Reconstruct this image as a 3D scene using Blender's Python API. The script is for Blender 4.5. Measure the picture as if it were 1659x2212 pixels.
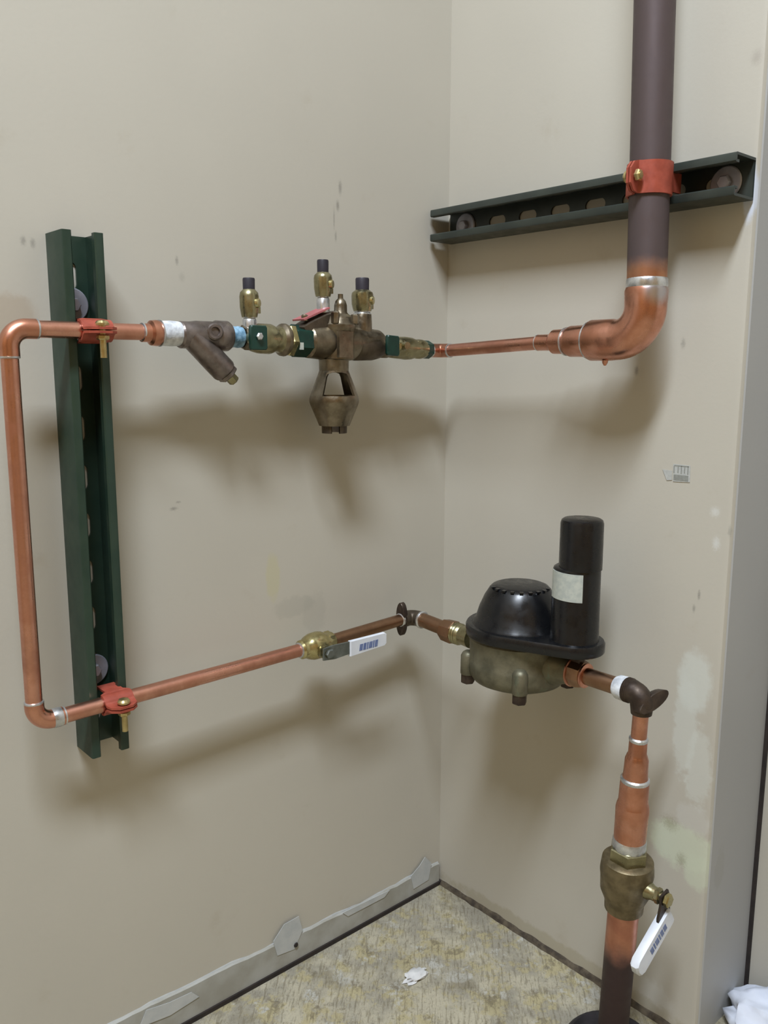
import bpy, bmesh, math, random
from mathutils import Vector as V, Matrix, noise as mnoise
random.seed(7)
for o in list(bpy.data.objects): bpy.data.objects.remove(o)
scene = bpy.context.scene
COL = scene.collection

# ------------------------------------------------------------------ camera
YAW, PITCH, ROLL = math.radians(48.556), math.radians(9.677), math.radians(0.131)
FPX = 1835.8
cam = bpy.data.cameras.new('camera'); camo = bpy.data.objects.new('camera', cam); COL.objects.link(camo)
fw = V((math.cos(YAW)*math.cos(PITCH), math.sin(YAW)*math.cos(PITCH), -math.sin(PITCH)))
rt = V((math.sin(YAW), -math.cos(YAW), 0)); up = rt.cross(fw)
r2 = rt*math.cos(ROLL)+up*math.sin(ROLL); u2 = -rt*math.sin(ROLL)+up*math.cos(ROLL)
m = Matrix((r2, u2, -fw)).transposed().to_4x4(); m.translation = V((-0.88465, -0.86698, 0.80842))
camo.matrix_world = m
cam.sensor_fit = 'VERTICAL'; cam.sensor_height = 36.0; cam.lens = FPX/2212*36.0
cam.clip_start = 0.02
scene.camera = camo

# ------------------------------------------------------------------ world, light, exposure
w = bpy.data.worlds.new('world'); scene.world = w; w.use_nodes = True
w.node_tree.nodes['Background'].inputs[0].default_value = (1.0, 0.82, 0.55, 1)
w.node_tree.nodes['Background'].inputs[1].default_value = 0.03
CEIL = 3.05
LAMP = V((-1.38, -1.08, CEIL-0.10))
ld = bpy.data.lights.new('fluorescent_light', 'AREA'); ld.shape = 'RECTANGLE'
ld.size = 1.10; ld.size_y = 0.34; ld.energy = 113; ld.color = (0.80, 0.885, 1.0)
lo = bpy.data.objects.new('fluorescent_light', ld); COL.objects.link(lo); lo.location = LAMP
vs = scene.view_settings
vs.view_transform = 'Standard'; vs.look = 'None'; vs.gamma = 1.0; vs.use_curve_mapping = False
vs.exposure = 0.0

# ------------------------------------------------------------------ materials
def lin(c):
    return tuple(((v/255)/12.92 if v/255 <= .04045 else ((v/255+.055)/1.055)**2.4) for v in c)+(1.0,)
class N:
    """small node-tree helper"""
    def __init__(s, name):
        s.m = bpy.data.materials.new(name); s.m.use_nodes = True
        s.t = s.m.node_tree; s.b = s.t.nodes['Principled BSDF']; s.L = s.t.links
        s._pos = None
    def n(s, kind, **kw):
        x = s.t.nodes.new(kind)
        for k, v in kw.items(): setattr(x, k, v)
        return x
    def put(s, sock, v):
        if isinstance(v, bpy.types.NodeSocket): s.L.new(v, sock)
        else: sock.default_value = v
    def pos(s):
        if s._pos is None: s._pos = s.n('ShaderNodeNewGeometry').outputs['Position']
        return s._pos
    def noise(s, scale, detail=4, rough=.55, vec=None):
        x = s.n('ShaderNodeTexNoise'); x.inputs['Scale'].default_value = scale
        x.inputs['Detail'].default_value = detail; x.inputs['Roughness'].default_value = rough
        s.L.new(vec or s.pos(), x.inputs['Vector']); return x.outputs['Fac']
    def vm(s, op, a, b):
        x = s.n('ShaderNodeVectorMath', operation=op); s.put(x.inputs[0], a); s.put(x.inputs[1], b)
        return x.outputs['Value'] if op == 'LENGTH' else x.outputs['Vector']
    def ma(s, op, a, b=0.0, clamp=False):
        x = s.n('ShaderNodeMath', operation=op, use_clamp=clamp); s.put(x.inputs[0], a); s.put(x.inputs[1], b)
        return x.outputs[0]
    def ramp(s, v, a, b, lo=0.0, hi=1.0):
        x = s.n('ShaderNodeMapRange'); x.interpolation_type = 'SMOOTHSTEP'
        s.put(x.inputs[0], v)
        for i, q in zip((1, 2, 3, 4), (a, b, lo, hi)): x.inputs[i].default_value = q
        return x.outputs[0]
    def mix(s, f, a, b):
        x = s.n('ShaderNodeMix', data_type='RGBA'); s.put(x.inputs[0], f); s.put(x.inputs[6], a); s.put(x.inputs[7], b)
        return x.outputs[2]
    def sep(s):
        x = s.n('ShaderNodeSeparateXYZ'); s.L.new(s.pos(), x.inputs[0]); return x.outputs
    def col(s, c): s.put(s.b.inputs['Base Color'], c)
    def bump(s, h, strength=.2, dist=.001):
        x = s.n('ShaderNodeBump'); x.inputs['Strength'].default_value = strength; x.inputs['Distance'].default_value = dist
        s.L.new(h, x.inputs['Height']); s.L.new(x.outputs[0], s.b.inputs['Normal'])
    def patch(s, c, size, nz, k=.9, soft=.25):
        """mask of a blotch centred at c with half sizes size (metres); nz = noise socket ragging its edge"""
        d = s.vm('SUBTRACT', s.pos(), c)
        d = s.vm('MULTIPLY', d, tuple(0 if q == 0 else 1/q for q in size))
        l = s.vm('LENGTH', d, (0, 0, 0))
        l = s.ma('ADD', l, s.ma('MULTIPLY', s.ma('SUBTRACT', nz, .5), k))
        return s.ramp(l, 1.0+soft/2, 1.0-soft*1.2)
    def set(s, rough=.5, metal=0.0, **kw):
        s.b.inputs['Roughness'].default_value = rough; s.b.inputs['Metallic'].default_value = metal
        for k, v in kw.items(): s.b.inputs[k.replace('_', ' ')].default_value = v
        return s
def simple(name, c1, c2, rough, metal, scale=60, rv=.1, bump=.0, detail=4):
    a = N(name); nz = a.noise(scale, detail)
    a.col(a.mix(a.ramp(nz, .3, .7), lin(c1), lin(c2))); a.set(rough, metal)
    a.put(a.b.inputs['Roughness'], a.ramp(a.noise(scale*1.7), .25, .75, rough-rv, rough+rv))
    if bump: a.bump(a.noise(scale*4), bump, .0006)
    return a.m

WALLC = (190, 185, 172)
def wall_mat(name, base, marks=(), grain=True):
    a = N(name); big = a.noise(2.2, 3); fine = a.noise(900, 2)
    c = a.mix(a.ramp(big, .3, .7), lin(base), lin(tuple(q*.965 for q in base)))
    sm = a.noise(14, 5, .65)
    c = a.mix(a.ramp(sm, .60, .78, 0, .16), c, lin((150, 132, 100)))
    rag = a.noise(60, 6, .7); rag2 = a.noise(420, 4, .65)
    for (ctr, size, colr, op, k) in marks:
        mk_ = a.patch(ctr, size, rag if max(size) > .02 else rag2, k if max(size) > .02 else k*2.2, .25 if max(size) > .02 else .8)
        c = a.mix(a.ma('MULTIPLY', mk_, op), c, lin(colr))
    a.col(c); a.set(.62); a.bump(a.ma('ADD', a.noise(220, 4), a.ma('MULTIPLY', fine, .3)), .12, .0008)
    a.b.inputs['Specular IOR Level'].default_value = .35
    return a.m
DK = (92, 88, 84); GY = (150, 148, 138); LT = (206, 206, 200); YL = (190, 184, 120); BR = (150, 118, 78); CHALK = (205, 208, 200)
M = {}
M['wall_left'] = wall_mat('wall_paint_left', WALLC, [
    ((-.193, 0, 1.028), (.0030, 0, .009), DK, .45, .5), ((-.197, 0, 1.006), (.0028, 0, .007), DK, .5, .5),
    ((-.203, 0, .990), (.0014, 0, .014), DK, .35, .6), ((-.2005, 0, .969), (.0018, 0, .007), DK, .4, .6),
    ((-.583, 0, .9275), (.0030, 0, .005), DK, .4, .6), ((-.574, 0, .926), (.0028, 0, .005), DK, .4, .6),
    ((-.4206, 0, .922), (.0022, 0, .005), DK, .4, .6), ((-.415, 0, .905), (.004, 0, .006), DK, .15, .6),
    ((-.436, 0, .650), (.005, 0, .0022), DK, .45, .8), ((-.430, 0, .657), (.0030, 0, .0014), DK, .4, .8),
    ((-.304, 0, .548), (.011, 0, .032), YL, .28, .9), ((-.272, 0, .505), (.035, 0, .014), GY, .22, 1.6),
    ((-.240, 0, .490), (.020, 0, .030), GY, .16, 1.6), ((-.6, 0, .855), (.028, 0, .024), BR, .28, .9),
    ((-.225, 0, .36), (.012, 0, .020), DK, .10, 1.4)])
M['wall_right'] = wall_mat('wall_paint_right', WALLC, [
    ((0, -.406, .452), (0, .022, .040), CHALK, .75, .9), ((0, -.398, .395), (0, .016, .065), CHALK, .55, 1.5),
    ((0, -.417, .350), (0, .016, .050), CHALK, .55, 1.6), ((0, -.414, .285), (0, .024, .020), LT, .35, 1.3),
    ((0, -.402, .245), (0, .046, .030), (202, 208, 186), .8, 1.1), ((0, -.424, .222), (0, .020, .024), (202, 208, 186), .7, 1.1),
    ((0, -.386, .268), (0, .012, .010), (120, 112, 70), .4, 1.0), ((0, -.404, .228), (0, .007, .009), (120, 112, 80), .4, 1.0),
    ((0, -.4164, .652), (0, .006, .006), LT, .8, .8), ((0, -.4201, .617), (0, .005, .008), LT, .85, .8),
    ((0, -.4335, .632), (0, .0018, .006), GY, .6, .6), ((0, -.404, .555), (0, .0018, .006), DK, .5, .6),
    ((0, -.399, .538), (0, .0022, .005), DK, .4, .6), ((0, -.430, .985), (0, .007, .030), (205, 214, 230), .75, .6),
    ((0, -.309, .805), (0, .003, .006), DK, .5, .6), ((0, -.366, .835), (0, .003, .006), DK, .35, .7),
    ((0, -.372, .03), (0, .035, .022), LT, .35, 1.5), ((0, -.22, .012), (0, .23, .014), (150, 140, 110), .4, 1.4),
    ((0, -.427, 1.115), (0, .006, .008), (150, 140, 130), .4, .7)])
M['wall_plain'] = wall_mat('wall_paint_plain', WALLC)
M['wall_far'] = wall_mat('wall_block_far', (164, 135, 93))
M['jamb'] = wall_mat('grey_jamb_paint', (172, 172, 170), [((.03, -.436, .22), (.012, 0, .03), GY, .25, 1.5)])
M['ceiling'] = wall_mat('ceiling_paint', (222, 222, 216))

def floor_mat():
    a = N('floor_adhesive_residue')
    nA = a.noise(14, 6, .66); nB = a.noise(24, 8, .72); nC = a.noise(190, 6, .8)
    mp = a.n('ShaderNodeMapping'); mp.inputs['Rotation'].default_value = (0, 0, math.radians(45)); 
    a.L.new(a.pos(), mp.inputs['Vector']); strc = a.vm('MULTIPLY', mp.outputs[0], (1, .12, 1))
    comb = a.noise(300, 4, .7, strc)                              # trowel combing in the old adhesive
    c = a.mix(a.ramp(nA, .38, .62), lin((160, 154, 138)), lin((194, 186, 162)))
    c = a.mix(a.ramp(nB, .50, .57, 0, .8), c, lin((186, 174, 132)))
    c = a.mix(a.ramp(a.noise(25, 8, .76), .55, .62, 0, .65), c, lin((118, 108, 86)))
    c = a.mix(a.ramp(a.noise(19, 8, .74), .55, .61, 0, .9), c, lin((196, 194, 184)))
    c = a.mix(a.ramp(a.noise(9, 5, .6), .52, .62, 0, .5), c, lin((122, 112, 84)))
    c = a.mix(a.ramp(nC, .52, .66, 0, .55), c, lin((100, 92, 72)))
    c = a.mix(a.ramp(comb, .50, .62, 0, .5), c, lin((112, 102, 78)))
    a.col(c); a.set(.65)
    h = a.ma('ADD', a.ma('MULTIPLY', comb, 1.4), a.ma('ADD', nB, a.ma('MULTIPLY', nC, .6)))
    a.bump(h, .8, .003); return a.m
M['floor'] = floor_mat()

def copper_mat(name, c1, c2, dark, rough=.28, amt=.5, zband=None):
    a = N(name); nz = a.noise(45, 5, .6); n2 = a.noise(16, 4, .6)
    c = a.mix(a.ramp(nz, .3, .7), lin(c1), lin(c2))
    f = a.ramp(n2, .45, .75, 0, amt)
    if zband:      # heat-blackened pipe: tarnish ends where the torch brightened it
        z = a.ma('ADD', a.sep()[2], a.ma('MULTIPLY', a.ma('SUBTRACT', a.noise(40), .5), zband[2]))
        f = a.ma('MAXIMUM', f, a.ramp(z, zband[0], zband[1]))
    c = a.mix(f, c, lin(dark)); a.col(c)
    a.set(rough, 1.0)
    rr = a.ma('ADD', a.ramp(nz, .3, .7, rough-.07, rough+.1), a.ma('MULTIPLY', f, .22))
    a.put(a.b.inputs['Roughness'], rr)
    if zband: a.put(a.b.inputs['Metallic'], a.ramp(f, 0, 1, 1.0, .45))
    return a.m
M['copper'] = copper_mat('copper_tube', (222, 166, 146), (204, 146, 124), (146, 98, 80), .30, .45)
M['copper_fit'] = copper_mat('copper_fitting', (216, 158, 136), (200, 140, 114), (134, 92, 72), .27, .5)
M['copper_riser'] = copper_mat('copper_riser_tube', (205, 150, 115), (188, 132, 100), (88, 76, 76), .34, .3, (.901, .924, .016))
M['copper_floor'] = copper_mat('copper_floor_tube', (208, 148, 124), (192, 132, 110), (64, 50, 48), .34, .3, (.162, .125, .03))
M['copper_old'] = copper_mat('tarnished_copper', (164, 130, 104), (144, 112, 88), (104, 84, 68), .36, .6)
def elbow_mat():
    a = N('copper_elbow_solder_stained'); nz = a.noise(45, 5, .6)
    c = a.mix(a.ramp(nz, .3, .7), lin((216, 158, 136)), lin((200, 140, 114)))
    c = a.mix(a.ramp(a.noise(20, 4), .45, .7, 0, .6), c, lin((128, 88, 70)))
    mk_ = a.patch((-.073, -.376, .889), (.022, .016, .016), a.noise(90, 4), .7, .6)
    c = a.mix(a.ma('MULTIPLY', mk_, .85), c, lin((190, 192, 198))); a.col(c); a.set(.3, 1.0)
    a.put(a.b.inputs['Roughness'], a.ramp(nz, .3, .7, .22, .36)); return a.m
M['copper_elbow'] = elbow_mat()
M['solder'] = simple('solder', (222, 224, 226), (190, 192, 196), .3, .9, 80)
M['brass'] = simple('brass', (166, 160, 128), (136, 130, 100), .3, .95, 60)
M['brass_bright'] = simple('bright_brass', (196, 186, 140), (172, 160, 112), .24, .95, 60)
M['bronze'] = simple('cast_bronze', (142, 132, 114), (112, 102, 86), .38, .95, 70, .12, .35)
M['bronze_dark'] = simple('dark_cast_bronze', (98, 88, 74), (74, 64, 54), .48, .7, 60, .1, .4)
M['bronze_olive'] = simple('olive_cast_bronze', (138, 125, 98), (108, 97, 74), .44, .85, 70, .12, .35)
M['strainer'] = simple('brown_cast_strainer', (138, 128, 124), (100, 92, 88), .36, .85, 55, .12, .35)
M['ear'] = simple('blackened_bronze', (80, 68, 58), (56, 46, 40), .5, .6, 70, .1, .3)
def meter_mat():
    a = N('verdigris_bronze'); st = a.vm('MULTIPLY', a.pos(), (1, 1, .25))
    c = a.mix(a.ramp(a.noise(50, 5), .3, .7), lin((122, 118, 98)), lin((92, 90, 74)))
    c = a.mix(a.ramp(a.noise(60, 5, .7, st), .55, .75, 0, .55), c, lin((112, 138, 122)))
    a.col(c); a.set(.5, .6); a.bump(a.noise(260, 4), .4, .0008); return a.m
M['meter'] = meter_mat()
M['strut'] = simple('dark_green_strut_paint', (48, 66, 54), (38, 58, 48), .36, .15, 30, .08)
M['strut_dark'] = simple('grey_green_strut_paint', (60, 66, 60), (50, 56, 52), .40, .2, 30, .08)
M['zinc'] = simple('zinc_washer', (182, 182, 192), (158, 158, 170), .42, .35, 50)
M['clamp'] = simple('red_oxide_clamp', (168, 80, 62), (148, 68, 52), .48, .15, 90, .1, .1)
M['bolt'] = simple('yellow_zinc_bolt', (206, 190, 140), (176, 158, 108), .3, .9, 60)
M['green'] = simple('dark_green_enamel', (20, 60, 50), (15, 48, 41), .35, .1, 60)
M['black'] = simple('black_plastic', (16, 17, 20), (12, 13, 15), .30, 0, 50, .08)
M['blackcap'] = simple('black_rubber_cap', (46, 42, 52), (36, 33, 42), .55, 0, 50)
M['tape'] = simple('white_sealing_tape', (222, 226, 230), (176, 180, 186), .6, 0, 120, .1, .5)
M['tape_blue'] = simple('blue_white_thread_sealant', (150, 188, 214), (84, 124, 150), .5, 0, 170, .1, .4)
M['vinyl'] = simple('white_vinyl_grip', (226, 230, 236), (212, 217, 226), .4, 0, 30)
M['print'] = simple('blue_print', (96, 112, 158), (118, 132, 170), .5, 0, 120)
M['tag'] = simple('faded_red_tag', (176, 100, 102), (150, 84, 86), .5, 0, 60)
M['steel'] = simple('grey_lever_steel', (140, 146, 142), (112, 118, 114), .4, .8, 60)
M['steel_dark'] = simple('dark_lever_steel', (78, 68, 62), (58, 50, 46), .45, .7, 60)
M['label'] = simple('dirty_paper_label', (186, 190, 180), (168, 174, 168), .6, 0, 180)
M['base'] = simple('grey_base_adhesive', (170, 170, 164), (152, 150, 140), .65, 0, 24, .08, .3)
M['torn'] = simple('torn_pale_backing', (188, 190, 188), (176, 180, 180), .7, 0, 60, .08, .3)
M['joint'] = simple('dark_floor_joint', (46, 38, 34), (34, 28, 26), .8, 0, 60, .08, .4)
M['crumb'] = simple('dusty_floor_joint', (96, 86, 70), (56, 48, 40), .85, 0, 90, .08, .5)
M['paper'] = simple('white_paper', (214, 214, 212), (198, 198, 198), .7, 0, 80)
M['bag'] = simple('white_plastic_bag', (226, 230, 240), (214, 220, 234), .38, 0, 20, .08)
M['rubber'] = simple('black_pipe_sleeve', (40, 36, 40), (28, 26, 28), .55, 0, 60, .1, .3)
M['housing'] = simple('white_lamp_housing', (225, 226, 224), (218, 219, 217), .45, 0, 30)
M['sticker'] = simple('grey_sticker_remains', (190, 192, 188), (176, 178, 174), .7, 0, 300)
M['ink'] = simple('faded_grey_ink', (136, 138, 132), (150, 152, 146), .7, 0, 300)

# ------------------------------------------------------------------ mesh helpers
def basis(d):
    d = V(d).normalized(); a = V((0, 0, 1)) if abs(d.z) < .9 else V((1, 0, 0))
    x = a.cross(d).normalized(); return x, d.cross(x).normalized(), d
class G:
    def __init__(s): s.v = []; s.f = []
    def ring_loft(s, rings, cap=True, close=True):
        n = len(rings[0]); b = len(s.v)
        for r in rings: s.v += [tuple(p) for p in r]
        for i in range(len(rings)-1):
            for j in range(n if close else n-1):
                k = (j+1) % n
                s.f.append((b+i*n+j, b+i*n+k, b+(i+1)*n+k, b+(i+1)*n+j))
        if cap:
            s.f.append(tuple(b+j for j in range(n))[::-1]); s.f.append(tuple(b+(len(rings)-1)*n+j for j in range(n)))
        return s
    def lathe(s, A, D, prof, seg=28, rot=0.0, cap=True):
        """prof = [(distance along D, radius)]"""
        x, y, d = basis(D); A = V(A)
        return s.ring_loft([[A+d*t+(x*math.cos(rot+2*math.pi*j/seg)+y*math.sin(rot+2*math.pi*j/seg))*max(r, 1e-5) for j in range(seg)] for t, r in prof], cap)
    def hexn(s, A, D, L, r, rot=0.0, c=.0012):
        return s.lathe(A, D, [(0, r-c), (c, r), (L-c, r), (L, r-c)], 6, rot)
    def tube(s, A, B, r, seg=28): A, B = V(A), V(B); return s.lathe(A, B-A, [(0, r), ((B-A).length, r)], seg)
    def sweep(s, pts, r, seg=24):
        pts = [V(p) for p in pts]; rings = []; prevx = None
        for i, p in enumerate(pts):
            d = (pts[min(i+1, len(pts)-1)]-pts[max(i-1, 0)]).normalized()
            x = basis(d)[0] if prevx is None else (prevx-d*prevx.dot(d)).normalized()
            prevx = x; y = d.cross(x); rr = r[i] if isinstance(r, (list, tuple)) else r
            rings.append([p+(x*math.cos(2*math.pi*j/seg)+y*math.sin(2*math.pi*j/seg))*rr for j in range(seg)])
        return s.ring_loft(rings)
    def box(s, c, e, ax=None):
        ax = ax or (V((1, 0, 0)), V((0, 1, 0)), V((0, 0, 1))); c = V(c); b = len(s.v)
        for i in (-1, 1):
            for j in (-1, 1):
                for k in (-1, 1): s.v.append(tuple(c+ax[0]*e[0]*i+ax[1]*e[1]*j+ax[2]*e[2]*k))
        for q in ((0, 1, 3, 2), (4, 6, 7, 5), (0, 4, 5, 1), (2, 3, 7, 6), (0, 2, 6, 4), (1, 5, 7, 3)): s.f.append(tuple(b+t for t in q))
        return s
    def prism(s, poly, vec, c=0.0):
        """closed polygon extruded by vec, with optional chamfer c"""
        poly = [V(p) for p in poly]; vec = V(vec)
        if c:
            o = sum(poly, V())/len(poly); inn = [p+(o-p).normalized()*c for p in poly]; n = vec.normalized()
            return s.ring_loft([inn, [p+n*c for p in poly], [p+vec-n*c for p in poly], [p+vec for p in inn]])
        return s.ring_loft([poly, [p+vec for p in poly]])
    def ribbon(s, path, o, ex, ey, ew, w, t):
        """flat strip bent along a 2-D path (ex, ey), extruded +-w along ew, thickness t to its left"""
        P = [V((p[0], p[1])) for p in path]; ws = w if isinstance(w, (list, tuple)) else [w]*len(P); o = V(o); rings = []
        for i, p in enumerate(P):
            a = (P[i]-P[i-1]).normalized() if i else (P[1]-P[0]).normalized()
            b = (P[i+1]-P[i]).normalized() if i < len(P)-1 else a
            na, nb = V((-a.y, a.x)), V((-b.y, b.x)); n = (na+nb)
            n = n/(max(.35, n.length_squared/2)) if n.length > 1e-6 else na
            q = p+n*t; f = lambda z, k: o+ex*z.x+ey*z.y+ew*k
            rings.append([f(p, -ws[i]), f(p, ws[i]), f(q, ws[i]), f(q, -ws[i])])
        return s.ring_loft(rings)
def thing(name, label, cat, loc, group=None):
    o = bpy.data.objects.new(name, None); COL.objects.link(o); o.location = loc; o.empty_display_size = .02
    tag(o, label, cat, group); return o
def tag(o, label, cat, group=None):
    o['label'] = label; o['category'] = cat
    if group: o['group'] = group
    return o
def mk(name, g, mat, parent=None, loc=None, angle=35, label=None):
    top = parent
    while top is not None and top.parent: top = top.parent
    off = V(top.location) if top is not None else V(loc or (0, 0, 0))
    me = bpy.data.meshes.new(name); me.from_pydata([tuple(V(p)-off) for p in g.v], [], g.f)
    bm = bmesh.new(); bm.from_mesh(me)
    bmesh.ops.recalc_face_normals(bm, faces=bm.faces)
    for f in bm.faces: f.smooth = True
    for e in bm.edges:
        if len(e.link_faces) == 2 and e.calc_face_angle(0) > math.radians(angle): e.smooth = False
    bm.to_mesh(me); bm.free()
    me.materials.append(M[mat] if isinstance(mat, str) else mat)
    o = bpy.data.objects.new(name, me); COL.objects.link(o)
    if parent is not None: o.parent = parent
    else: o.location = off
    if label: o['label'] = label
    return o
def struct(name, g, mat):
    o = mk(name, g, mat); o['kind'] = 'structure'; return o
def ringmesh(A, D, r, L=.0022, over=.0009):
    return G().lathe(V(A)-V(D).normalized()*L/2, D, [(0, r), (L*.25, r+over), (L*.75, r+over), (L, r)], 28)
def arc_pts(A, C, B, n=12):
    """rounded corner from A to B about corner C: circular arc"""
    A, C, B = V(A), V(C), V(B); O = A+B-C; return [O+(A-O)*math.cos(t)+(B-O)*math.sin(t) for t in [math.pi/2*i/n for i in range(n+1)]]
X, Y, Z = V((1, 0, 0)), V((0, 1, 0)), V((0, 0, 1))

# ------------------------------------------------------------------ room
YE = -.436; XR = .126          # the right wall ends at y = YE; the recess is XR deep
XL, YB = -2.9, -2.9
struct('floor', G().box(((XL+.6)/2, YB/2, -.05), ((.6-XL)/2+.1, -YB/2+.1, .05)), 'floor')
struct('ceiling', G().box(((XL+.6)/2, YB/2, CEIL+.05), ((.6-XL)/2+.1, -YB/2+.1, .05)), 'ceiling')
struct('wall_left', G().box((XL/2+.05, .05, CEIL/2), (-XL/2+.15, .05, CEIL/2)), 'wall_left')
bead = [(0, 0), (0, YE+.006), (.0018, YE+.0018), (.006, YE), (.06, YE), (.06, 0)]
struct('wall_right', G().prism([(x, y, 0) for x, y in bead], (0, 0, CEIL)), 'wall_right')
struct('trim_1', G().prism([(.006, YE, 0), (.0075, YE-.0012, 0), (XR, YE-.0012, 0), (XR, YE+.03, 0), (.006, YE+.03, 0)], (0, 0, CEIL)), 'jamb')
struct('wall_recess', G().box((XR+.05, (YB+YE)/2, CEIL/2), (.05, (YE-YB)/2, CEIL/2)), 'wall_plain')
struct('trim_2', G().box((XR-.002, YE-.0035, CEIL/2), (.002, .0022, CEIL/2)), 'joint')
struct('trim_3', G().box((XR-.003, YE-.075, CEIL/2), (.004, .038, CEIL/2)), 'jamb')
struct('wall_back', G().box((-1.2, YB-.05, CEIL/2), (1.9, .05, CEIL/2)), 'wall_far')
struct('wall_side', G().box((XL-.05, YB/2, CEIL/2), (.05, -YB/2, CEIL/2)), 'wall_far')
# strip of old base adhesive along the left wall, ragged top, with torn scraps on it
def ragged(x0, x1, z0, z1f, y, t, n=60):
    top = []; bot = []
    for i in range(n+1):
        x = x0+(x1-x0)*i/n
        top.append((x, z1f(x))); bot.append((x, z0))
    g = G(); rings = []
    for (x, zt), (_, zb) in zip(top, bot): rings.append([(x, y, zb), (x, y-t, zb), (x, y-t, zt-.002), (x, y, zt)])
    return g.ring_loft(rings)
def topz(x): return .038+.004*mnoise.noise(V((x*14, 0, 3)))+.002*mnoise.noise(V((x*70, 1, 3)))+max(0, -x-.15)*.045
bb = struct('baseboard_left', ragged(-1.6, -.004, .006, topz, 0, .0035, 140), 'base')
mk('paint_edge', ragged(-1.6, -.004, .0, lambda x: topz(x)+.0010+.003*mnoise.noise(V((x*22, 7, 3))), 0, .0012, 140), 'torn', bb)
mk('torn_backing', G().prism([(-.318, -.0036, .052), (-.300, -.0036, .069), (-.276, -.0036, .070), (-.270, -.0036, .046), (-.284, -.0036, .024), (-.312, -.0036, .028)], (0, -.0006, 0)), 'torn', bb)
mk('torn_backing', G().prism([(-.066, -.0036, .040), (-.048, -.0036, .050), (-.036, -.0036, .060), (-.022, -.0036, .044), (-.028, -.0036, .018), (-.060, -.0036, .016)], (0, -.0006, 0)), 'torn', bb)
mk('torn_backing', G().prism([(-.50, -.0038, .050), (-.47, -.0038, .044), (-.44, -.0038, .042), (-.43, -.0038, .030), (-.47, -.0038, .026), (-.51, -.0038, .032)], (0, -.0006, 0)), 'torn', bb)
mk('torn_backing', G().prism([(-.20, -.0038, .040), (-.15, -.0038, .038), (-.11, -.0038, .036), (-.12, -.0038, .029), (-.19, -.0038, .030)], (0, -.0006, 0)), 'torn', bb)
mk('nail_hole', G().lathe((-.282, -.0048, .030), (0, -1, 0), [(0, .0035), (.0012, .003)], 10), 'joint', bb)
struct('trim_4', G().box((-.8, -.003, .003), (.8, .003, .003)), 'joint')
g = G(); rings = []
for i in range(60):
    y = -.002+(YE+.004)*i/59; d = .005+.002*mnoise.noise(V((0, y*60, 0))); h = .007+.003*mnoise.noise(V((5, y*45, 0)))
    rings.append([(0, y, 0), (-d, y, 0), (-d*.7, y, h*.6), (0, y, h)])
struct('trim_5', g.ring_loft(rings), 'crumb')

# ceiling lamp (above the frame; it lights the room)
t = thing('ceiling_light', 'white fluorescent ceiling fixture above the pipework', 'lamp', (LAMP.x, LAMP.y, CEIL))
h = CEIL-LAMP.z-.01
mk('housing', G().box((LAMP.x, LAMP.y, CEIL-h/2), (.62, .31, h/2)), 'housing', t)
mk('end_plate', G().box((LAMP.x-.63, LAMP.y, CEIL-h/2-.006), (.008, .315, h/2+.006)), 'housing', t)
mk('end_plate', G().box((LAMP.x+.63, LAMP.y, CEIL-h/2-.006), (.008, .315, h/2+.006)), 'housing', t)

# ------------------------------------------------------------------ strut channels
SW = .0413
def strut(name, label, O, ew, ed, el, L, mat, slots0, washers):
    """O = centre of the back at the start; ew width, ed away from the wall, el along"""
    t = thing(name, label, 'strut', O); O = V(O); hw = SW/2; th = .0026; lip = .0095
    for sgn in (-1, 1):
        path = [(-hw+lip, SW-.007), (-hw+lip, SW-.0012), (-hw+lip-.0012, SW), (-hw+.0022, SW), (-hw+.0006, SW-.0006), (-hw, SW-.0022), (-hw, 0)]
        g = G().ribbon(path, O+el*(L/2), ew*sgn, ed, el, L/2, th)
        mk('side_flange', g, mat, t)
    pitch = .0508; g = G(); n = 20; edges = [0.0]
    z = slots0
    while z-pitch/2 > .0001: z -= pitch
    cells = []; cur = 0.0; zc = z
    while cur < L-1e-6:
        nxt = min(L, zc+pitch/2); cells.append((cur, nxt, zc)); cur = nxt; zc += pitch
    iw = hw-.0005
    for a, b, c in cells:
        full = c-.0145 > a and c+.0145 < b
        for dep in (0.0, th):
            P = lambda u, l: tuple(O+ew*u+ed*dep+el*l)
            if not full:
                k = len(g.v); g.v += [P(-iw, a), P(iw, a), P(iw, b), P(-iw, b)]; g.f.append((k, k+1, k+2, k+3)); continue
            hole = []; out = []
            for j in range(n):
                q = 2*math.pi*(j+.5)/n; cx, sx = math.cos(q), math.sin(q)
                hole.append((cx*.0071, c+(.0071*sx)+(.0071 if sx > 0 else -.0071)))
                m_ = max(abs(cx), abs(sx)); u = cx/m_*iw; l = sx/m_
                out.append((u, c+(b-c)*l if l > 0 else c+(c-a)*l))
            k = len(g.v); g.v += [P(*q) for q in out]+[P(*q) for q in hole]
            for j in range(n): g.f.append((k+j, k+(j+1) % n, k+n+(j+1) % n, k+n+j))
            for (u, l) in ((-iw, a), (iw, a), (iw, b), (-iw, b)):   # corner triangles
                kk = len(g.v); near = sorted(range(n), key=lambda j: (out[j][0]-u)**2+((out[j][1]-l)*.8)**2)[:2]
                g.v.append(P(u, l)); g.f.append((kk, k+near[0], k+near[1]))
            if dep: 
                k0 = k-2*n-4
                for j in range(n): g.f.append((k0+n+j, k0+n+(j+1) % n, k+n+(j+1) % n, k+n+j))
    mk('back_web', g, mat, t)
    for l in washers:
        c = O+el*l+ed*th
        wv = mk('washer', G().lathe(c, ed, [(0, .0168), (.0012, .0172), (.0025, .0160)], 30), 'zinc', t)
        mk('screw_head', G().hexn(c+ed*.0025, ed, .006, .0075), 'zinc', wv)
    return t
SXL = -.5613+SW/2
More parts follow.
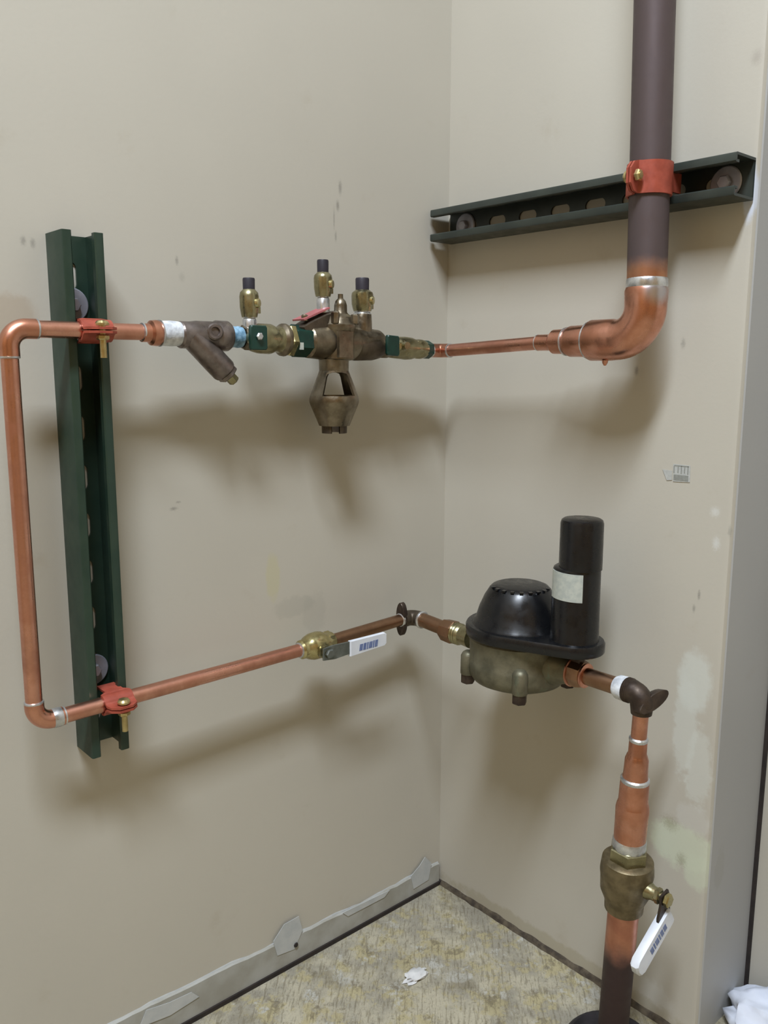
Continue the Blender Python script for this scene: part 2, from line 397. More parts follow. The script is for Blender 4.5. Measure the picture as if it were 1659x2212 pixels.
strut('strut_channel', 'dark green slotted strut channel fixed upright on the left wall', (SXL, 0, .4031), X, -Y, Z, .5331, 'strut', .0375, [.466, .083])
strut('strut_channel', 'grey-green slotted strut channel fixed level on the right wall behind the riser', (0, -.0055, 1.0185-SW/2), Z, -X, -Y, .4285, 'strut_dark', .035, [.030, .400])

# ------------------------------------------------------------------ pipe clamps
def clamp(label, C, ep, eo, es, r, hw=.0155, shank=.026):
    t = thing('pipe_clamp', label, 'clamp', C, 'red strut pipe clamps'); C = V(C); th = .0024
    for sg in (1, -1):
        path = [(-r-.020, .0102), (-r*.98-.002, .0102)]
        a0 = math.asin(min(1, .0105/(r+.0004))) if r > .0105 else math.radians(80)
        start = math.pi-a0; end = math.asin(.0022/r)+.12
        if r <= .0105: path = [(-r-.018, .0095), (-r*.6, .0095)]; start = math.radians(105)
        for i in range(13):
            q = start+(end-start)*i/12; path.append(((r+.0004)*math.cos(q), (r+.0004)*math.sin(q)))
        path += [(r+.0040, .0006), (r+.012, .0006), (r+.018, .0006)]
        ws = [hw*.62]*2+[hw]*(len(path)-4)+[hw*.9, hw*.45]
        mk('strap', G().ribbon(path, C, eo, es*sg, ep, ws, th), 'clamp', t)
    b0 = C+eo*(r+.0105)
    bo = mk('bolt', G().tube(b0+es*.008, b0-es*shank, .0032, 14), 'bolt', t)
    mk('bolt_head', G().lathe(b0+es*.0045, es, [(0, .0066), (.002, .0066), (.0042, .005), (.005, .002)], 18), 'bolt', bo)
    mk('nut', G().hexn(b0-es*.0092, es, .0052, .0062), 'bolt', bo)
    return t
PR = .008                       # half-inch copper tube, 16 mm outside
PY = -.0508
clamp('red pipe clamp at the top of the upright green strut', (SXL+.002, PY, .8425), X, -Y, Z, PR)
clamp('red pipe clamp at the foot of the upright green strut', (SXL+.004, PY, .4630), X, -Y, Z, PR)
RX = -.0413-.0206-.0026; RR = .0206
clamp('large red pipe clamp holding the dark riser to the level strut', (RX, -.3535, 1.000), Z, -X, Y, RR, .016, .010)

# ------------------------------------------------------------------ copper loop on the left wall
VX = -.6197
t = thing('copper_pipe', 'bright copper pipe loop dropping down the left edge beside the green strut', 'pipe', (VX, PY, .463))
b = .017; FR = PR+.0013
cu, cl = V((VX, PY, .8425)), V((VX, PY, .4632))
mk('elbow', G().sweep([cu-Z*.026]+arc_pts(cu-Z*b, cu, cu+X*b)+[cu+X*.026], FR), 'copper_fit', t)
mk('elbow', G().sweep([cl+Z*.021]+arc_pts(cl+Z*b, cl, cl+X*b)+[cl+X*.028], FR), 'copper_fit', t)
mk('pipe', G().tube(cu-Z*.024, cl+Z*.019, PR), 'copper', t)
mk('pipe', G().tube(cu+X*.024, (-.4896, PY, .8425), PR), 'copper', t)
LE = V((-.300, -.0478, .4650))
mk('pipe', G().tube(cl+X*.026, LE, PR), 'copper', t)
for A, D in ((cu-Z*.026, Z), (cu+X*.026, X), (cl+Z*.0215, Z), (cl+X*.028, X), ((-.489, PY, .8425), X)):
    mk('solder_ring', ringmesh(A, D, PR, .003, .0014), 'solder', t)
mk('solder_smear', G().lathe(cl+X*.0165, X, [(0, FR+.0002), (.002, FR+.0006), (.007, FR+.0006), (.009, FR+.0002)], 26), 'solder', t)

# ------------------------------------------------------------------ Y strainer
t = thing('y_strainer', 'brown bronze Y-strainer with white sealing tape on the upper pipe', 'strainer', (-.43, PY, .842))
zs = .842
mk('adapter', G().lathe((-.490, PY, zs), X, [(0, .0092), (.008, .0094), (.010, .0125), (.016, .0132), (.0185, .0125)], 28), 'copper_fit', t)
mk('solder_ring', ringmesh((-.4705, PY, zs), X, .0126, .002, .001), 'solder', t)
mk('thread_tape', G().lathe((-.4705, PY, zs), X, [(0, .0118), (.004, .0126), (.012, .0130), (.020, .0126), (.0235, .012)], 28), 'tape', t)
bd = mk('body', G().lathe((-.449, PY, zs-.001), X, [(0, .0125), (.002, .0140), (.012, .0140), (.020, .0150), (.040, .0150), (.042, .0150), (.044, .0162), (.057, .0162), (.0595, .0145)], 28), 'strainer', t)
bdir = V((.70, -.10, -.70)).normalized(); b0 = V((-.436, PY-.002, zs-.002))
mk('strainer_leg', G().lathe(b0, bdir, [(0, .0128), (.020, .0132), (.036, .0136), (.050, .0136), (.053, .0125)], 28), 'strainer', t)
mk('cap_nut', G().hexn(b0+bdir*.053, bdir, .006, .0118), 'strainer', t)
mk('plug', G().hexn(b0+bdir*.059, bdir, .009, .0062), 'brass', t)
mk('boss', G().lathe((-.414, PY-.012, zs+.002), (-.2, -1, .15), [(0, .009), (.004, .009), (.0055, .0075), (.0055, .005), (.003, .0045)], 22), 'strainer', t)

# ------------------------------------------------------------------ test cock builder
def test_cock(parent, x, y, z0, zb, zt, zc, rs, rb, rc):
    tc = mk('test_cock', G().lathe((x, y, z0), Z, [(0, rs), (zb-z0-.003, rs), (zb-z0-.001, rs*.85), (zb-z0+.002, rs*.9)], 22), 'solder', parent, label='bright stub of a test cock')
    H = zt-zb
    mk('cock_body', G().lathe((x, y, zb), Z, [(0, rb*.80), (H*.12, rb*.88), (H*.35, rb*.98), (H*.75, rb), (H*.88, rb*.93), (H, rc*.98)], 12, .26), 'brass', tc)
    mk('cock_screw', G().lathe((x+rb*.35, y-rb*.75, zb+H*.5), (.55, -.8, 0), [(0, .0052), (.0032, .0052), (.0042, .004)], 14), 'brass_bright', tc)
    mk('side_lug', G().box((x+rb*1.0, y, zb+H*.32), (.0022, .0026, .005)), 'brass', tc)
    mk('cap', G().lathe((x, y, zt-.001), Z, [(0, rc*.98), (zc-zt-.001, rc), (zc-zt+.0005, rc*.93)], 20), 'blackcap', tc)
    return tc

# ------------------------------------------------------------------ shut-off valve before the backflow preventer
def shutoff(label, x0, x1, z0, z1, ht, hx, plate, r, first):
    t = thing('shutoff_valve', label, 'valve', (x0, PY, z0)); D = (V((x1, PY, z1))-V((x0, PY, z0))); L = D.length; D.normalize(); A = V((x0, PY, z0))
    return t, A, D, L
t, A, D, L = shutoff('brass shut-off valve with dark green handle between the strainer and the backflow preventer', -.3850, -.2780, .8405, .8375, 0, 0, 0, 0, True)
P = lambda d: A+D*d
mk('nipple', G().lathe(P(0), D, [(-.0055, .0108), (-.001, .0118), (.003, .0110), (.007, .0118), (.011, .0112)], 26), 'tape_blue', t)
mk('end_hex', G().hexn(P(.013), D, .010, .0140, .3), 'bronze', t)
mk('body', G().lathe(P(.022), D, [(0, .0125), (.004, .0148), (.012, .0165), (.026, .0168), (.030, .0155), (.034, .0140), (.038, .0146), (.041, .0152)], 28), 'brass', t)
mk('union_ring', G().lathe(P(.0620), D, [(0, .0150), (.003, .0182), (.006, .0186), (.008, .0178)], 28), 'bronze', t)
mk('union_nut', G().hexn(P(.0695), D, .0085, .0192, .1), 'brass_bright', t)
un = mk('green_nut', G().hexn(P(.0775), D, .0225, .0186, .45), 'green', t)
mk('sticker', G().box(P(.081)+V((0, -.0165, -.0065)), (.0025, .0008, .004)), 'label', un)
mk('stem', G().lathe((-.367, PY-.012, .8395), (0, -1, 0), [(0, .008), (.008, .008), (.010, .0055), (.016, .0055)], 18), 'brass', t)
hd = mk('handle', G().prism([(-.3795, PY-.026, .8262), (-.3610, PY-.026, .8262), (-.3595, PY-.026, .8285), (-.3595, PY-.026, .8500), (-.3610, PY-.026, .8522), (-.3795, PY-.026, .8522), (-.381, PY-.026, .8500), (-.381, PY-.026, .8285)], (0, -.0055, 0), .0012), 'green', t, label='dark green enamelled handle plate')
mk('handle_nut', G().hexn((-.371, PY-.0314, .8405), (0, -1, 0), .004, .0042), 'solder', hd)
test_cock(t, -.3620, PY, .848, .8620, .8920, .9045, .0078, .0108, .0067)

# ------------------------------------------------------------------ backflow preventer
t = thing('backflow_preventer', 'bronze backflow preventer with vented funnel drain hanging below', 'backflow preventer', (-.237, PY, .73))
bz = .8375; by = PY
bd = mk('body', G().lathe((-.2865, by, bz), X, [(0, .0165), (.003, .0190), (.010, .0195), (.020, .0205), (.030, .0215), (.066, .0215), (.072, .0185), (.098, .0175), (.110, .0165), (.1145, .0140)], 32), 'bronze', t)
mk('central_chamber', G().lathe((-.2430, by-.006, .8165), Z, [(0, .0175), (.0015, .0192), (.034, .0198), (.036, .0212), (.041, .0212), (.0425, .0195), (.050, .0175), (.054, .0125)], 32), 'bronze', t)
# sloping inlet casting with the faded tag riding on it
pts = [(-.300, .853), (-.284, .862), (-.262, .871), (-.246, .874), (-.238, .866), (-.240, .834), (-.278, .832), (-.292, .842)]
mk('sloping_bonnet', G().prism([(x, by-.012, z) for x, z in pts], (0, .026, 0), .003), 'bronze_dark', t)
tg = G(); c = V((-.2780, by-.0005, .8690)); ax = V((.90, 0, .36)).normalized(); tg.box(c, (.0200, .0115, .0010), (ax, Y, ax.cross(Y)))
mk('tag', tg, 'tag', t, label='faded red identification tag')
mk('inlet_screw', G().lathe((-.290, by-.004, .8605), Z, [(0, .004), (.006, .004), (.0075, .0028)], 14), 'bronze', t)
mk('vent_dome', G().lathe((-.2420, by-.010, .8600), Z, [(0, .0095), (.010, .0092), (.012, .0078), (.020, .0076), (.025, .0062), (.028, .0032), (.033, .0030)], 24), 'bronze', t)
mk('cover_bolt', G().hexn((-.2560, by-.018, .858), Z, .014, .0052), 'bronze', t)
mk('cover_bolt', G().hexn((-.2270, by-.018, .858), Z, .012, .0052), 'bronze', t)
mk('front_rib', G().box((-.2470, by-.0245, .8345), (.0105, .0025, .0150)), 'bronze', t)
mk('outlet_boss', G().lathe((-.2000, by, .838), Z, [(0, .0125), (.012, .0120), (.022, .0118), (.034, .0112), (.036, .0100)], 24), 'bronze', t)
mk('outlet_casting', G().lathe((-.2160, by, .8345), X, [(0, .0165), (.003, .0185), (.030, .0180), (.040, .0160), (.046, .0130), (.052, .0118)], 28), 'bronze_dark', t)
test_cock(t, -.2570, by+.004, .868, .8900, .9180, .9325, .0078, .0110, .0068)
test_cock(t, -.2000, by, .870, .8755, .9010, .9155, .0112, .0135, .0084)
# vented drain: neck, four legs with open windows, funnel, notched outlet
dx, dy = -.2463, by-.002
dr = mk('vented_drain', G().lathe((dx, dy, .8175), -Z, [(0, .0185), (.003, .0180), (.013, .0178), (.0155, .0172)], 32), 'bronze', t)
for k in range(2):
    g = G(); a0 = math.radians(247+90+180*k); rings = []; hw0 = math.radians(46)
    for i in range(9):
        f = i/8; z = .804-(.804-.7735)*f; R = .0178+(.0292-.0178)*f; hw = hw0*(1.06-.06*f)
        if i == 0: hw = math.radians(88)
        if i == 1: hw = math.radians(52)
        ring = []
        for j in range(11): q = a0-hw+2*hw*j/10; ring.append((dx+R*math.cos(q), dy+R*math.sin(q), z))
        for j in range(11): q = a0+hw-2*hw*j/10; ring.append((dx+(R-.0032)*math.cos(q), dy+(R-.0032)*math.sin(q), z))
        rings.append(ring)
    g.ring_loft(rings)
    mk('window_leg', g, 'bronze', dr)
fun = mk('funnel', G().lathe((dx, dy, .7745), -Z, [(0, .0255), (0, .0290), (.0035, .0300), (.008, .0298), (.012, .0285), (.036, .0185), (.036, .0140), (.012, .0245), (0, .0255)], 36, cap=False), 'bronze', dr)
g = G().lathe((dx, dy, .7390), -Z, [(0, .0135), (0, .0155), (.0095, .0152), (.0095, .0125), (0, .0125)], 28, cap=False)
g.f = [f for f in g.f if not (any(abs(math.atan2(g.v[i][1]-dy, g.v[i][0]-dx)-math.radians(-126)) < .20 for i in f) and all(g.v[i][2] < .7391 for i in f))]
mk('notched_outlet', g, 'bronze_dark', dr)

# ------------------------------------------------------------------ shut-off valve after it
t, A, D, L = shutoff('small brass shut-off valve with dark green fittings next to the corner', -.1690, -.0760, .8335, .8308, 0, 0, 0, 0, False)
mk('union_ring', G().lathe(P(-.004), D, [(0, .0112), (.004, .0138), (.012, .0138), (.015, .0120)], 26), 'bronze', t)
mk('body', G().lathe(P(.010), D, [(0, .0118), (.006, .0132), (.020, .0140), (.030, .0146), (.040, .0140), (.048, .0118), (.052, .0126), (.058, .0126), (.064, .0112)], 28), 'brass', t)
mk('end_hex', G().hexn(P(.054), D, .010, .0132, .2), 'brass', t)
mk('green_nut', G().hexn(P(.0635), D, .021, .0118, .45), 'green', t)
mk('stem', G().lathe((-.151, PY-.011, .8345), (0, -1, 0), [(0, .008), (.008, .008), (.010, .005), (.018, .005)], 18), 'brass', t)
hd = mk('handle', G().prism([(-.1830, PY-.024, .8225), (-.1660, PY-.024, .8215), (-.1645, PY-.024, .8235), (-.1645, PY-.024, .8440), (-.1660, PY-.024, .8460), (-.1830, PY-.024, .8470), (-.1845, PY-.024, .8450), (-.1845, PY-.024, .8245)], (0, -.0055, 0), .0012), 'green', t)
mk('handle_nut', G().hexn((-.1600, PY-.020, .8345), (0, -1, 0), .006, .0046), 'brass_bright', hd)

# ------------------------------------------------------------------ pipe round the corner, reducers, elbow and riser
CXR = RX; zc = .8302
t = thing('copper_riser', 'large dark copper riser with stepped reducers joining the thin pipe from the corner', 'pipe', (RX, -.357, .838))
c0 = V((CXR, PY, zc))
mk('elbow', G().sweep([c0-X*.020]+arc_pts(c0-X*.010, c0, c0-Y*.010, 8)+[c0-Y*.018], PR+.0010), 'copper_fit', t)
mk('solder_ring', ringmesh(c0-X*.0190, X, PR, .003, .0013), 'solder', t)
mk('solder_ring', ringmesh(c0-Y*.0185, Y, PR, .0026, .0013), 'solder', t)
r0, r1 = c0-Y*.017, V((CXR, -.2300, .8378)); dd = (r1-r0).normalized()
mk('pipe', G().tube(r0, r1, PR), 'copper', t)
mk('coupling', G().lathe((CXR, -.2135, .8374), -Y, [(0, PR+.0004), (.001, .0094), (.020, .0096), (.026, .0112)], 28), 'copper_fit', t)
mk('reducer', G().lathe((CXR, -.2350, .8380), -Y, [(0, .0110), (.004, .0140), (.020, .0143), (.026, .0150)], 28), 'copper_fit', t)
mk('reducer', G().lathe((CXR, -.2580, .8380), -Y, [(0, .0150), (.005, .0176), (.026, .0180), (.031, .0186)], 30), 'copper_fit', t)
mk('solder_ring', ringmesh((CXR, -.2565, .8380), Y, .0150, .0026, .0014), 'solder', t)
mk('solder_ring', ringmesh((CXR, -.2150, .8374), Y, .0084, .0022, .0012), 'solder', t)
e0 = V((CXR, -.3567, .8385)); br = .034; ER = .0226
mk('solder_ring', ringmesh((CXR, -.2885, .8385), Y, .0190, .0035, .0022), 'solder', t)
mk('elbow', G().sweep([V((CXR, -.2890, .8385)), V((CXR, -.2915, .8385)), V((CXR, -.318, .8385))]+arc_pts(e0+Y*br, e0, e0+Z*br, 16)+[e0+Z*.050, e0+Z*.0535], [ER-.0016, ER, ER]+[ER-.0006]*17+[ER, ER-.0012], 36), 'copper_elbow', t)
mk('solder_drip', G().lathe((CXR-.004, -.312, .8165), -Z, [(0, .0035), (.003, .0030), (.006, .0012)], 10), 'copper_fit', t)
mk('solder_ring', G().lathe(e0+Z*.0535, Z, [(0, ER-.0014), (.002, RR+.0012), (.008, RR+.0008), (.0095, RR)], 34), 'solder', t)
top = V((RX, -.3567+.028*(CEIL-.003-.897), CEIL-.003))
mk('riser_pipe', G().tube(e0+Z*.050, top, RR, 36), 'copper_riser', t)

# ------------------------------------------------------------------ ball valve on the lower pipe
t = thing('ball_valve', 'yellow brass ball valve with white lever grip on the lower copper pipe', 'valve', LE)
mk('solder_ring', ringmesh(LE+X*.0005, X, PR, .003, .0016), 'solder', t)
LD = (V((-.100, -.0370, .4655))-LE).normalized(); q = lambda d: LE+LD*d
mk('body', G().lathe(q(.000), LD, [(0, .0092), (.003, .0118), (.010, .0122), (.013, .0145), (.020, .0168), (.030, .0172), (.036, .0160), (.040, .0135), (.046, .0122), (.052, .0120), (.055, .0095)], 30), 'brass_bright', t)
mk('wrench_flat', G().hexn(q(.042), LD, .010, .0138, .2), 'brass_bright', t)
sb = q(.026)+V((0, -.014, -.003))
mk('stem', G().lathe(sb, -Y, [(0, .0085), (.006, .0085), (.007, .006), (.014, .006)], 18), 'brass', t)
ly = sb.y-.0105
lv = mk('lever', G().prism([(sb.x-.008, ly, sb.z-.008), (sb.x+.010, ly, sb.z-.010), (sb.x+.035, ly, sb.z-.0085), (sb.x+.075, ly, sb.z-.008), (sb.x+.075, ly, sb.z+.006), (sb.x+.035, ly, sb.z+.0075), (sb.x+.006, ly, sb.z+.0085), (sb.x-.008, ly, sb.z+.007)], (0, -.0028, 0), .0006), 'steel', t)
mk('lever_nut', G().hexn((sb.x, ly-.0028, sb.z), -Y, .005, .0062), 'steel', lv)
gx0, gx1 = sb.x+.033, sb.x+.094; gz = sb.z-.001
mk('grip', G().prism([(gx0, ly+.0016, gz-.0105), (gx1-.003, ly+.0016, gz-.0085), (gx1, ly+.0016, gz-.006), (gx1, ly+.0016, gz+.006), (gx1-.003, ly+.0016, gz+.0085), (gx0, ly+.0016, gz+.0090)], (0, -.0062, 0), .0012), 'vinyl', lv)
g = G(); xx = gx0+.014
for k, (wd, hh) in enumerate(((.0052, .0042), (.0046, .0044), (.0024, .0044), (.0056, .0042), (.0022, .0046), (.0048, .0044))):
    g.prism([(xx, ly-.00465, gz-hh-.002), (xx+wd, ly-.00465, gz-hh-.002), (xx+wd+.0014, ly-.00465, gz+hh-.002), (xx+.0014, ly-.00465, gz+hh-.002)], (0, -.0002, 0)); xx += wd+.0011
mk('lettering', g, 'print', lv)

# ------------------------------------------------------------------ short tarnished pipe and the two eared elbows
MX, MZ = -.098, .4620
t = thing('copper_pipe', 'short tarnished copper pipe between the brass ball valve and the eared elbow', 'pipe', q(.053))
EA = V((MX, -.0366, .4655))
mk('pipe', G().tube(q(.050), EA-X*.018, PR, 26), 'copper_old', t)
mk('solder_ring', ringmesh(EA-X*.0225, X, PR, .005, .0016), 'solder', t)

def oval(c, e1, e2, a, b, n, th, nn=22, pinch=.0):
    return G().prism([c+e1*(a*math.cos(2*math.pi*i/nn))+e2*(b*math.sin(2*math.pi*i/nn)*(1-pinch*math.cos(2*math.pi*i/nn)**2)) for i in range(nn)], n*th, .0008)
t = thing('eared_elbow', 'blackened bronze eared elbow in the corner at the meter inlet', 'elbow', EA)
bd = mk('body', G().sweep([EA-X*.019]+arc_pts(EA-X*.012, EA, EA-Y*.012, 8)+[EA-Y*.018], [.0105, .0112]+[.0108]*8+[.0115], 24), 'bronze_dark', t)
mk('ear_plate', oval(EA-X*.0165+Z*.001, Z, Y, .0235, .0085, -X, .0075), 'ear', t)
mk('solder_ring', ringmesh(EA-Y*.0195, Y, .0112, .004, .001), 'solder', t)
nd = (V((MX, -.118, MZ))-EA).normalized()
mk('nipple', G().tube(EA-Y*.018, (MX, -.105, MZ+.0008), .0098, 24), 'copper_old', t)

# ------------------------------------------------------------------ water meter
MC = V((MX, -.2260, 0))
t = thing('water_meter', 'bronze water meter with black lid and upright black cylinder on it', 'water meter', (MX, -.226, .432))
mk('inlet_nut', G().lathe((MX, -.097, MZ), -Y, [(0, .0115), (.003, .0150), (.020, .0160), (.022, .0150)], 8, .2), 'copper_old', t)
mk('inlet_spud', G().lathe((MX, -.118, MZ), -Y, [(0, .0136), (.002, .0146), (.004, .0136), (.006, .0146), (.008, .0136), (.010, .0146), (.012, .0138), (.014, .0125), (.030, .0135)], 26), 'brass', t)
MR = .0605
mk('body', G().lathe((MX, MC.y, .4250), Z, [(0, .030), (.002, .046), (.006, .0550), (.012, .0590), (.0165, .0602), (.022, MR), (.030, MR), (.032, MR-.0012), (.055, MR-.0006), (.059, MR+.001), (.063, MR-.002)], 44), 'meter', t)
cdir = V((-.787, -.641, 0)).normalized(); base = math.atan2(cdir.y, cdir.x)+.05
for k in range(4):
    a = base+math.pi/2*k; c = MC+V((math.cos(a), math.sin(a), 0))*(MR+.0005)
    lg = mk('bolt_lug', G().lathe((c.x, c.y, .4330), Z, [(0, .0088), (.001, .0094), (.024, .0092), (.028, .0070), (.030, .004)], 18), 'meter', t)
    mk('lug_bolt', G().hexn((c.x, c.y, .4215), Z, .0125, .0088), 'ear', lg)
mk('outlet_boss', G().lathe((MX, -.268, MZ-.002), -Y, [(0, .026), (.016, .022), (.030, .0165), (.038, .0145)], 26), 'meter', t)
mk('outlet_spud', G().lathe((MX, -.300, MZ-.001), -Y, [(0, .0135), (.006, .0135)], 24), 'brass', t)
mk('outlet_nut', G().lathe((MX, -.3035, MZ-.001), -Y, [(0, .0145), (.002, .0168), (.014, .0168), (.020, .0152), (.022, .0120)], 8, .2), 'copper_old', t)
mk('nut_ring', ringmesh((MX, -.3255, MZ-.001), Y, .0128, .0034, .0016), 'copper_fit', t)
mk('nut_ring', ringmesh((MX, -.3075, MZ-.001), Y, .0160, .003, .0016), 'copper_fit', t)
mk('seal_wire_lug', G().box((MX-.001, -.3140, MZ+.017), (.005, .006, .004)), 'ear', t)
# black lid: plate with a lobe carrying the radio cylinder, domed register cap
CY = V((MX-.001, -.3080, 0))
def hull(R1, R2, z):
    d = (CY-MC); L_ = d.length; a = math.atan2(d.y, d.x); be = math.acos((R1-R2)/L_); pts = []
    for i in range(29): q_ = a+be+(2*math.pi-2*be)*i/28; pts.append((MC.x+R1*math.cos(q_), MC.y+R1*math.sin(q_), z))
    for i in range(17): q_ = a-be+2*be*i/16; pts.append((CY.x+R2*math.cos(q_), CY.y+R2*math.sin(q_), z))
    return pts
lid = mk('lid', G().ring_loft([hull(.0590, .0300, .4870), hull(.0640, .0340, .4875), hull(.0650, .0350, .4890), hull(.0650, .0350, .4985), hull(.0635, .0335, .5010), hull(.0600, .0305, .5015)]), 'black', t)
mk('register_cap', G().lathe((MX, MC.y, .5005), Z, [(0, .0580), (.003, .0565), (.008, .0525), (.020, .0490), (.034, .0430), (.044, .0370), (.0475, .0335), (.049, .0295), (.0495, .004)], 40), 'black', lid)
for k in range(9):
    a = base-1.2+.3*k; c = MC+V((math.cos(a), math.sin(a), 0))*.0335
    mk('cap_rib', G().box((c.x, c.y, .5475), (.0040, .0022, .0010), (V((math.cos(a), math.sin(a), 0)), V((-math.sin(a), math.cos(a), 0)), Z)), 'black', lid)
hg = MC+V((math.cos(base+1.75), math.sin(base+1.75), 0))*.0635
mk('hinge', G().lathe((hg.x, hg.y, .4920), Z, [(0, .006), (.016, .006), (.018, .004)], 14), 'black', lid)
cyl = mk('radio_cylinder', G().lathe((CY.x, CY.y, .5005), Z, [(0, .0285), (.004, .0275), (.082, .0268), (.085, .0258), (.0865, .0235)], 36), 'black', t)
C2 = CY+V((0, -.0045, 0))
mk('cylinder_cap', G().lathe((C2.x, C2.y, .5850), Z, [(0, .0242), (.052, .0240), (.0555, .0228), (.057, .0205), (.057, .002)], 36), 'black', cyl)
g = G(); rows = []
a0 = math.atan2(cdir.y, cdir.x)
for z in (.5520, .5835):
    ring = []
    for i in range(15): q_ = a0-1.42+1.62*i/14; R = .0272 if z < .56 else .02695; ring.append((CY.x+(R+.0004)*math.cos(q_), CY.y+(R+.0004)*math.sin(q_), z-.0012*i/14))
    for i in range(15): q_ = a0-1.42+1.62*(14-i)/14; R = .0266; ring.append((CY.x+R*math.cos(q_), CY.y+R*math.sin(q_), z-.0012*(14-i)/14))
    rows.append(ring)
mk('paper_label', g.ring_loft(rows), 'label', cyl, label='dirty white paper label')

# ------------------------------------------------------------------ outlet elbow and supply stack
EB = V((MX, -.3985, MZ-.0015))
t = thing('eared_elbow', 'blackened bronze eared elbow with white tape above the stepped copper stack', 'elbow', EB)
mk('nipple', G().tube((MX, -.325, MZ-.0012), EB+Y*.026, .0100, 24), 'copper_old', t)
mk('thread_tape', G().lathe(EB+Y*.033, -Y, [(0, .0110), (.004, .0134), (.012, .0138), (.016, .0120)], 24), 'tape', t)
mk('body', G().sweep([EB+Y*.021, EB+Y*.019]+[EB+Y*(.018-.001*i) for i in range(6)]+arc_pts(EB+Y*.012, EB, EB-Z*.012, 8)+[EB-Z*.022], [.0128, .0140, .0140, .0130, .0140, .0130, .0140, .0130, .0132]+[.0125]*8+[.0112], 26), 'ear', t)
e1 = V((.88, -.20, .36)).normalized(); e2 = V((-.78, -.62, 0)).cross(e1).normalized(); nn = e1.cross(e2).normalized()
mk('ear_plate', oval(EB-nn*.005-Y*.006-Z*.008+X*.007, e1, e2, .0220, .0078, nn, .0120), 'ear', t)
FT = V((-.0815, -.3735, 0)); TP = EB-Z*.004; SD = (FT-TP).normalized(); zt = lambda z: TP+SD*((TP.z-z)/-SD.z)
t = thing('copper_stack', 'stepped copper reducers widening down from the elbow to the big brass valve', 'pipe', zt(.285))
def seg(name, za, zb, prof, mat, par, sg=30):
    A_, B_ = zt(za), zt(zb); L_ = (B_-A_).length
    return mk(name, G().lathe(A_, SD, [(f*L_, r) for f, r in prof], sg), mat, par)
seg('pipe', .447, .395, [(0, .0086), (1, .0086)], 'copper_fit', t)
seg('coupling', .409, .388, [(0, .0088), (.1, .0098), (.85, .0100), (1, .0114)], 'copper_fit', t)
seg('solder_ring', .4105, .4055, [(0, .0088), (.3, .0104), (.7, .0104), (1, .0098)], 'solder', t)
seg('reducer', .389, .359, [(0, .0108), (.18, .0128), (.5, .0130), (.8, .0134), (1, .0146)], 'copper_fit', t)
seg('solder_ring', .3620, .3570, [(0, .0140), (.3, .0158), (.7, .0160), (1, .0156)], 'solder', t)
seg('reducer', .358, .328, [(0, .0152), (.15, .0158), (.85, .0162), (1, .0176)], 'copper_fit', t)
seg('coupling', .329, .283, [(0, .0172), (.12, .0184), (.3, .0182), (.7, .0180), (1, .0178)], 'copper_fit', t)
seg('solder_ring', .286, .273, [(0, .0178), (.15, .0188), (.85, .0190), (1, .0182)], 'solder', t)

t = thing('ball_valve', 'large brass ball valve with drooping white lever near the floor', 'valve', zt(.20))
seg('hex_collar', .2745, .2560, [(0, .0205), (.06, .0222), (.94, .0222), (1, .0205)], 'brass', t, 6)
seg('body', .2600, .1930, [(0, .0255), (.03, .0285), (.16, .0295), (.26, .0300), (.34, .0292), (.60, .0282), (.78, .0232), (.84, .0222), (.97, .0218), (1, .0195)], 'bronze_olive', t, 36)
sc = zt(.2325)
mk('stem', G().lathe(sc-Y*.018, -Y, [(0, .0100), (.012, .0098), (.016, .0080), (.024, .0078), (.026, .0055), (.036, .0052)], 20), 'brass', t)
mk('packing_nut', G().hexn(sc-Y*.038, -Y, .006, .0090), 'brass', t)
hy = sc.y-.0465; px_, pz_ = sc.x, sc.z
lv = mk('lever', G().prism([(px_-.009, hy, pz_+.006), (px_+.006, hy, pz_+.009), (px_+.010, hy, pz_), (px_+.012, hy, pz_-.018), (px_+.004, hy, pz_-.030), (px_-.010, hy, pz_-.034), (px_-.012, hy, pz_-.020), (px_-.008, hy, pz_-.006)], (0, -.0030, 0), .0005), 'steel_dark', t)
mk('lever_nut', G().hexn((px_, hy-.003, pz_), -Y, .006, .0078), 'brass_bright', lv)
ga, gb = V((px_+.013, hy-.001, pz_-.0215)), V((px_-.0520, hy-.001, pz_-.0640)); gd = (gb-ga).normalized(); gn = V((gd.z, 0, -gd.x))
if gn.z < 0: gn = -gn
prof = [(0, -.010), (.003, -.012), (.070, -.0115), (.076, -.008), (.0778, 0), (.076, .008), (.070, .0115), (.003, .011), (0, .009)]
mk('grip', G().prism([ga+gd*a_+gn*b_+V((0, .0050, 0)) for a_, b_ in prof], (0, -.0100, 0), .0022), 'vinyl', lv)
g = G(); xx = .016
for k, (wd, hh) in enumerate(((.0056, .0044), (.005, .0046), (.0026, .0046), (.006, .0044), (.0026, .0048), (.0056, .0046))):
    f0 = ga+V((0, -.00505, 0))
    g.prism([f0+gd*xx-gn*hh, f0+gd*(xx+wd)-gn*hh, f0+gd*(xx+wd)+gn*hh, f0+gd*xx+gn*hh], (0, -.0002, 0)); xx += wd+.0014
mk('lettering', g, 'print', lv)

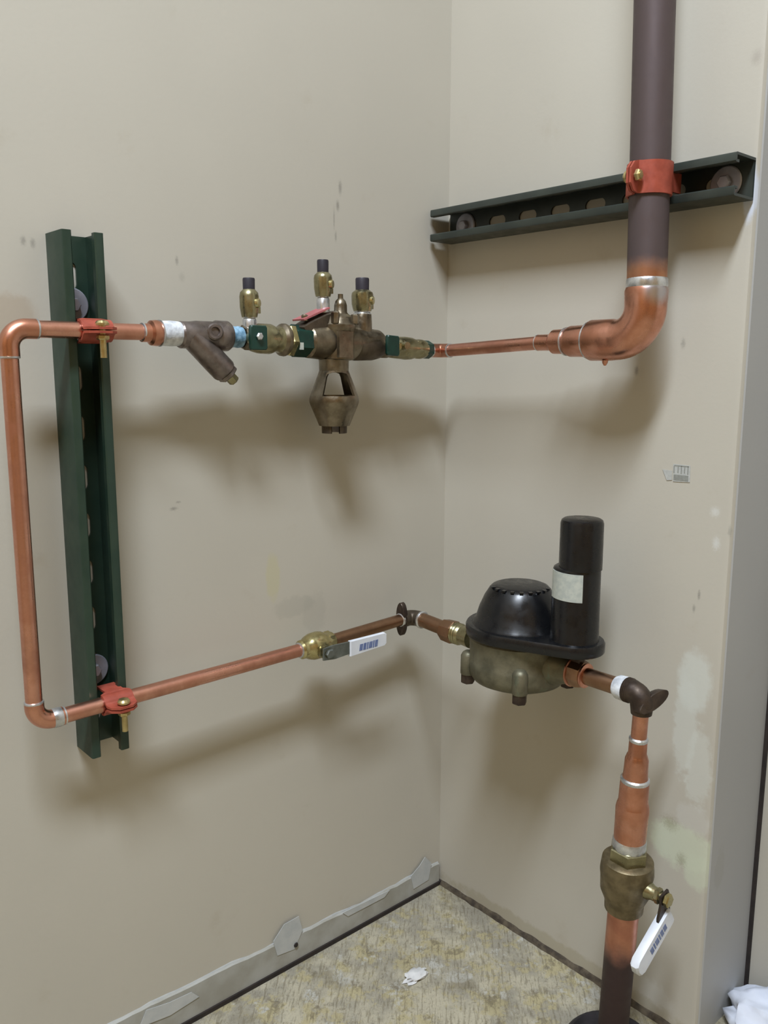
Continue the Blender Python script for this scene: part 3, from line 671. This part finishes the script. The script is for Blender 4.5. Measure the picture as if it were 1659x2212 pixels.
t = mk('floor_pipe', G().lathe(zt(.200), SD, [(0, .0176), ((zt(.2)-zt(.0)).length, .0176)], 32), 'copper_floor', loc=zt(0))
tag(t, 'dark scorched copper pipe rising from the floor to the large brass valve', 'pipe')
c = zt(0)
t = mk('pipe_sleeve', G().lathe((c.x, c.y, 0), Z, [(0, .056), (.003, .056), (.0075, .052), (.008, .049), (.003, .045), (.002, .0180)], 36, cap=False), 'rubber', loc=(c.x, c.y, 0))
tag(t, 'black rubber sleeve ring round the pipe at the floor', 'sleeve')

# ------------------------------------------------------------------ small things
def crumpled(c, rx, ry, rz, amp, seed, fl=0.0, n=4):
    bm = bmesh.new(); bmesh.ops.create_icosphere(bm, subdivisions=n, radius=1)
    g = G(); idx = {}
    for v in bm.verts:
        p = v.co.copy(); q_ = p*2.3+V((seed, 0, 0)); k = 1+amp*(mnoise.noise(q_)+.6*abs(mnoise.noise(q_*2.2))+.35*mnoise.noise(q_*5))
        w_ = V((p.x*rx*k, p.y*ry*k, p.z*rz*k))+V(c); w_.z = max(w_.z, fl); idx[v.index] = len(g.v); g.v.append(tuple(w_))
    for f in bm.faces: g.f.append(tuple(idx[v.index] for v in f.verts))
    bm.free(); return g
BG = (.080, -.532, .0)
tag(mk('plastic_bag', crumpled((BG[0], BG[1], .018), .056, .086, .044, .24, 4.0, .0005), 'bag', loc=BG, angle=60), 'crumpled white plastic bag on the floor by the wall recess', 'bag')
tag(mk('paper_scrap', crumpled((-.176, -.131, .003), .016, .009, .0045, .6, 9.0, .0004, 3), 'paper', loc=(-.176, -.131, 0), angle=60), 'small crumpled white paper scrap lying on the stained floor', 'paper')
t = thing('wall_sticker', 'faded printed sticker remains on the right wall above the meter', 'sticker', (0, -.373, .690))
mk('sticker_sheet', G().prism([(-.0002, -.363, .7005), (-.0002, -.384, .7000), (-.0002, -.3845, .6815), (-.0002, -.3640, .6805)], (-.0004, 0, 0)), 'sticker', t)
mk('torn_corner', G().prism([(-.0002, -.3500, .6930), (-.0002, -.3620, .6925), (-.0002, -.3625, .6820), (-.0002, -.3560, .6810), (-.0002, -.3530, .6870)], (-.0004, 0, 0)), 'sticker', t)
g = G()
g.box((-.0007, -.3735, .6855), (.0001, .0090, .0032))
for yy, hh in ((-.3645, .004), (-.3695, .0035), (-.3735, .0045), (-.3775, .0035), (-.3815, .0045)): g.box((-.0007, yy, .6945), (.0001, .0006, hh))
g.box((-.0007, -.3735, .6990), (.0001, .0090, .0005))
mk('faded_print', g, 'ink', t)
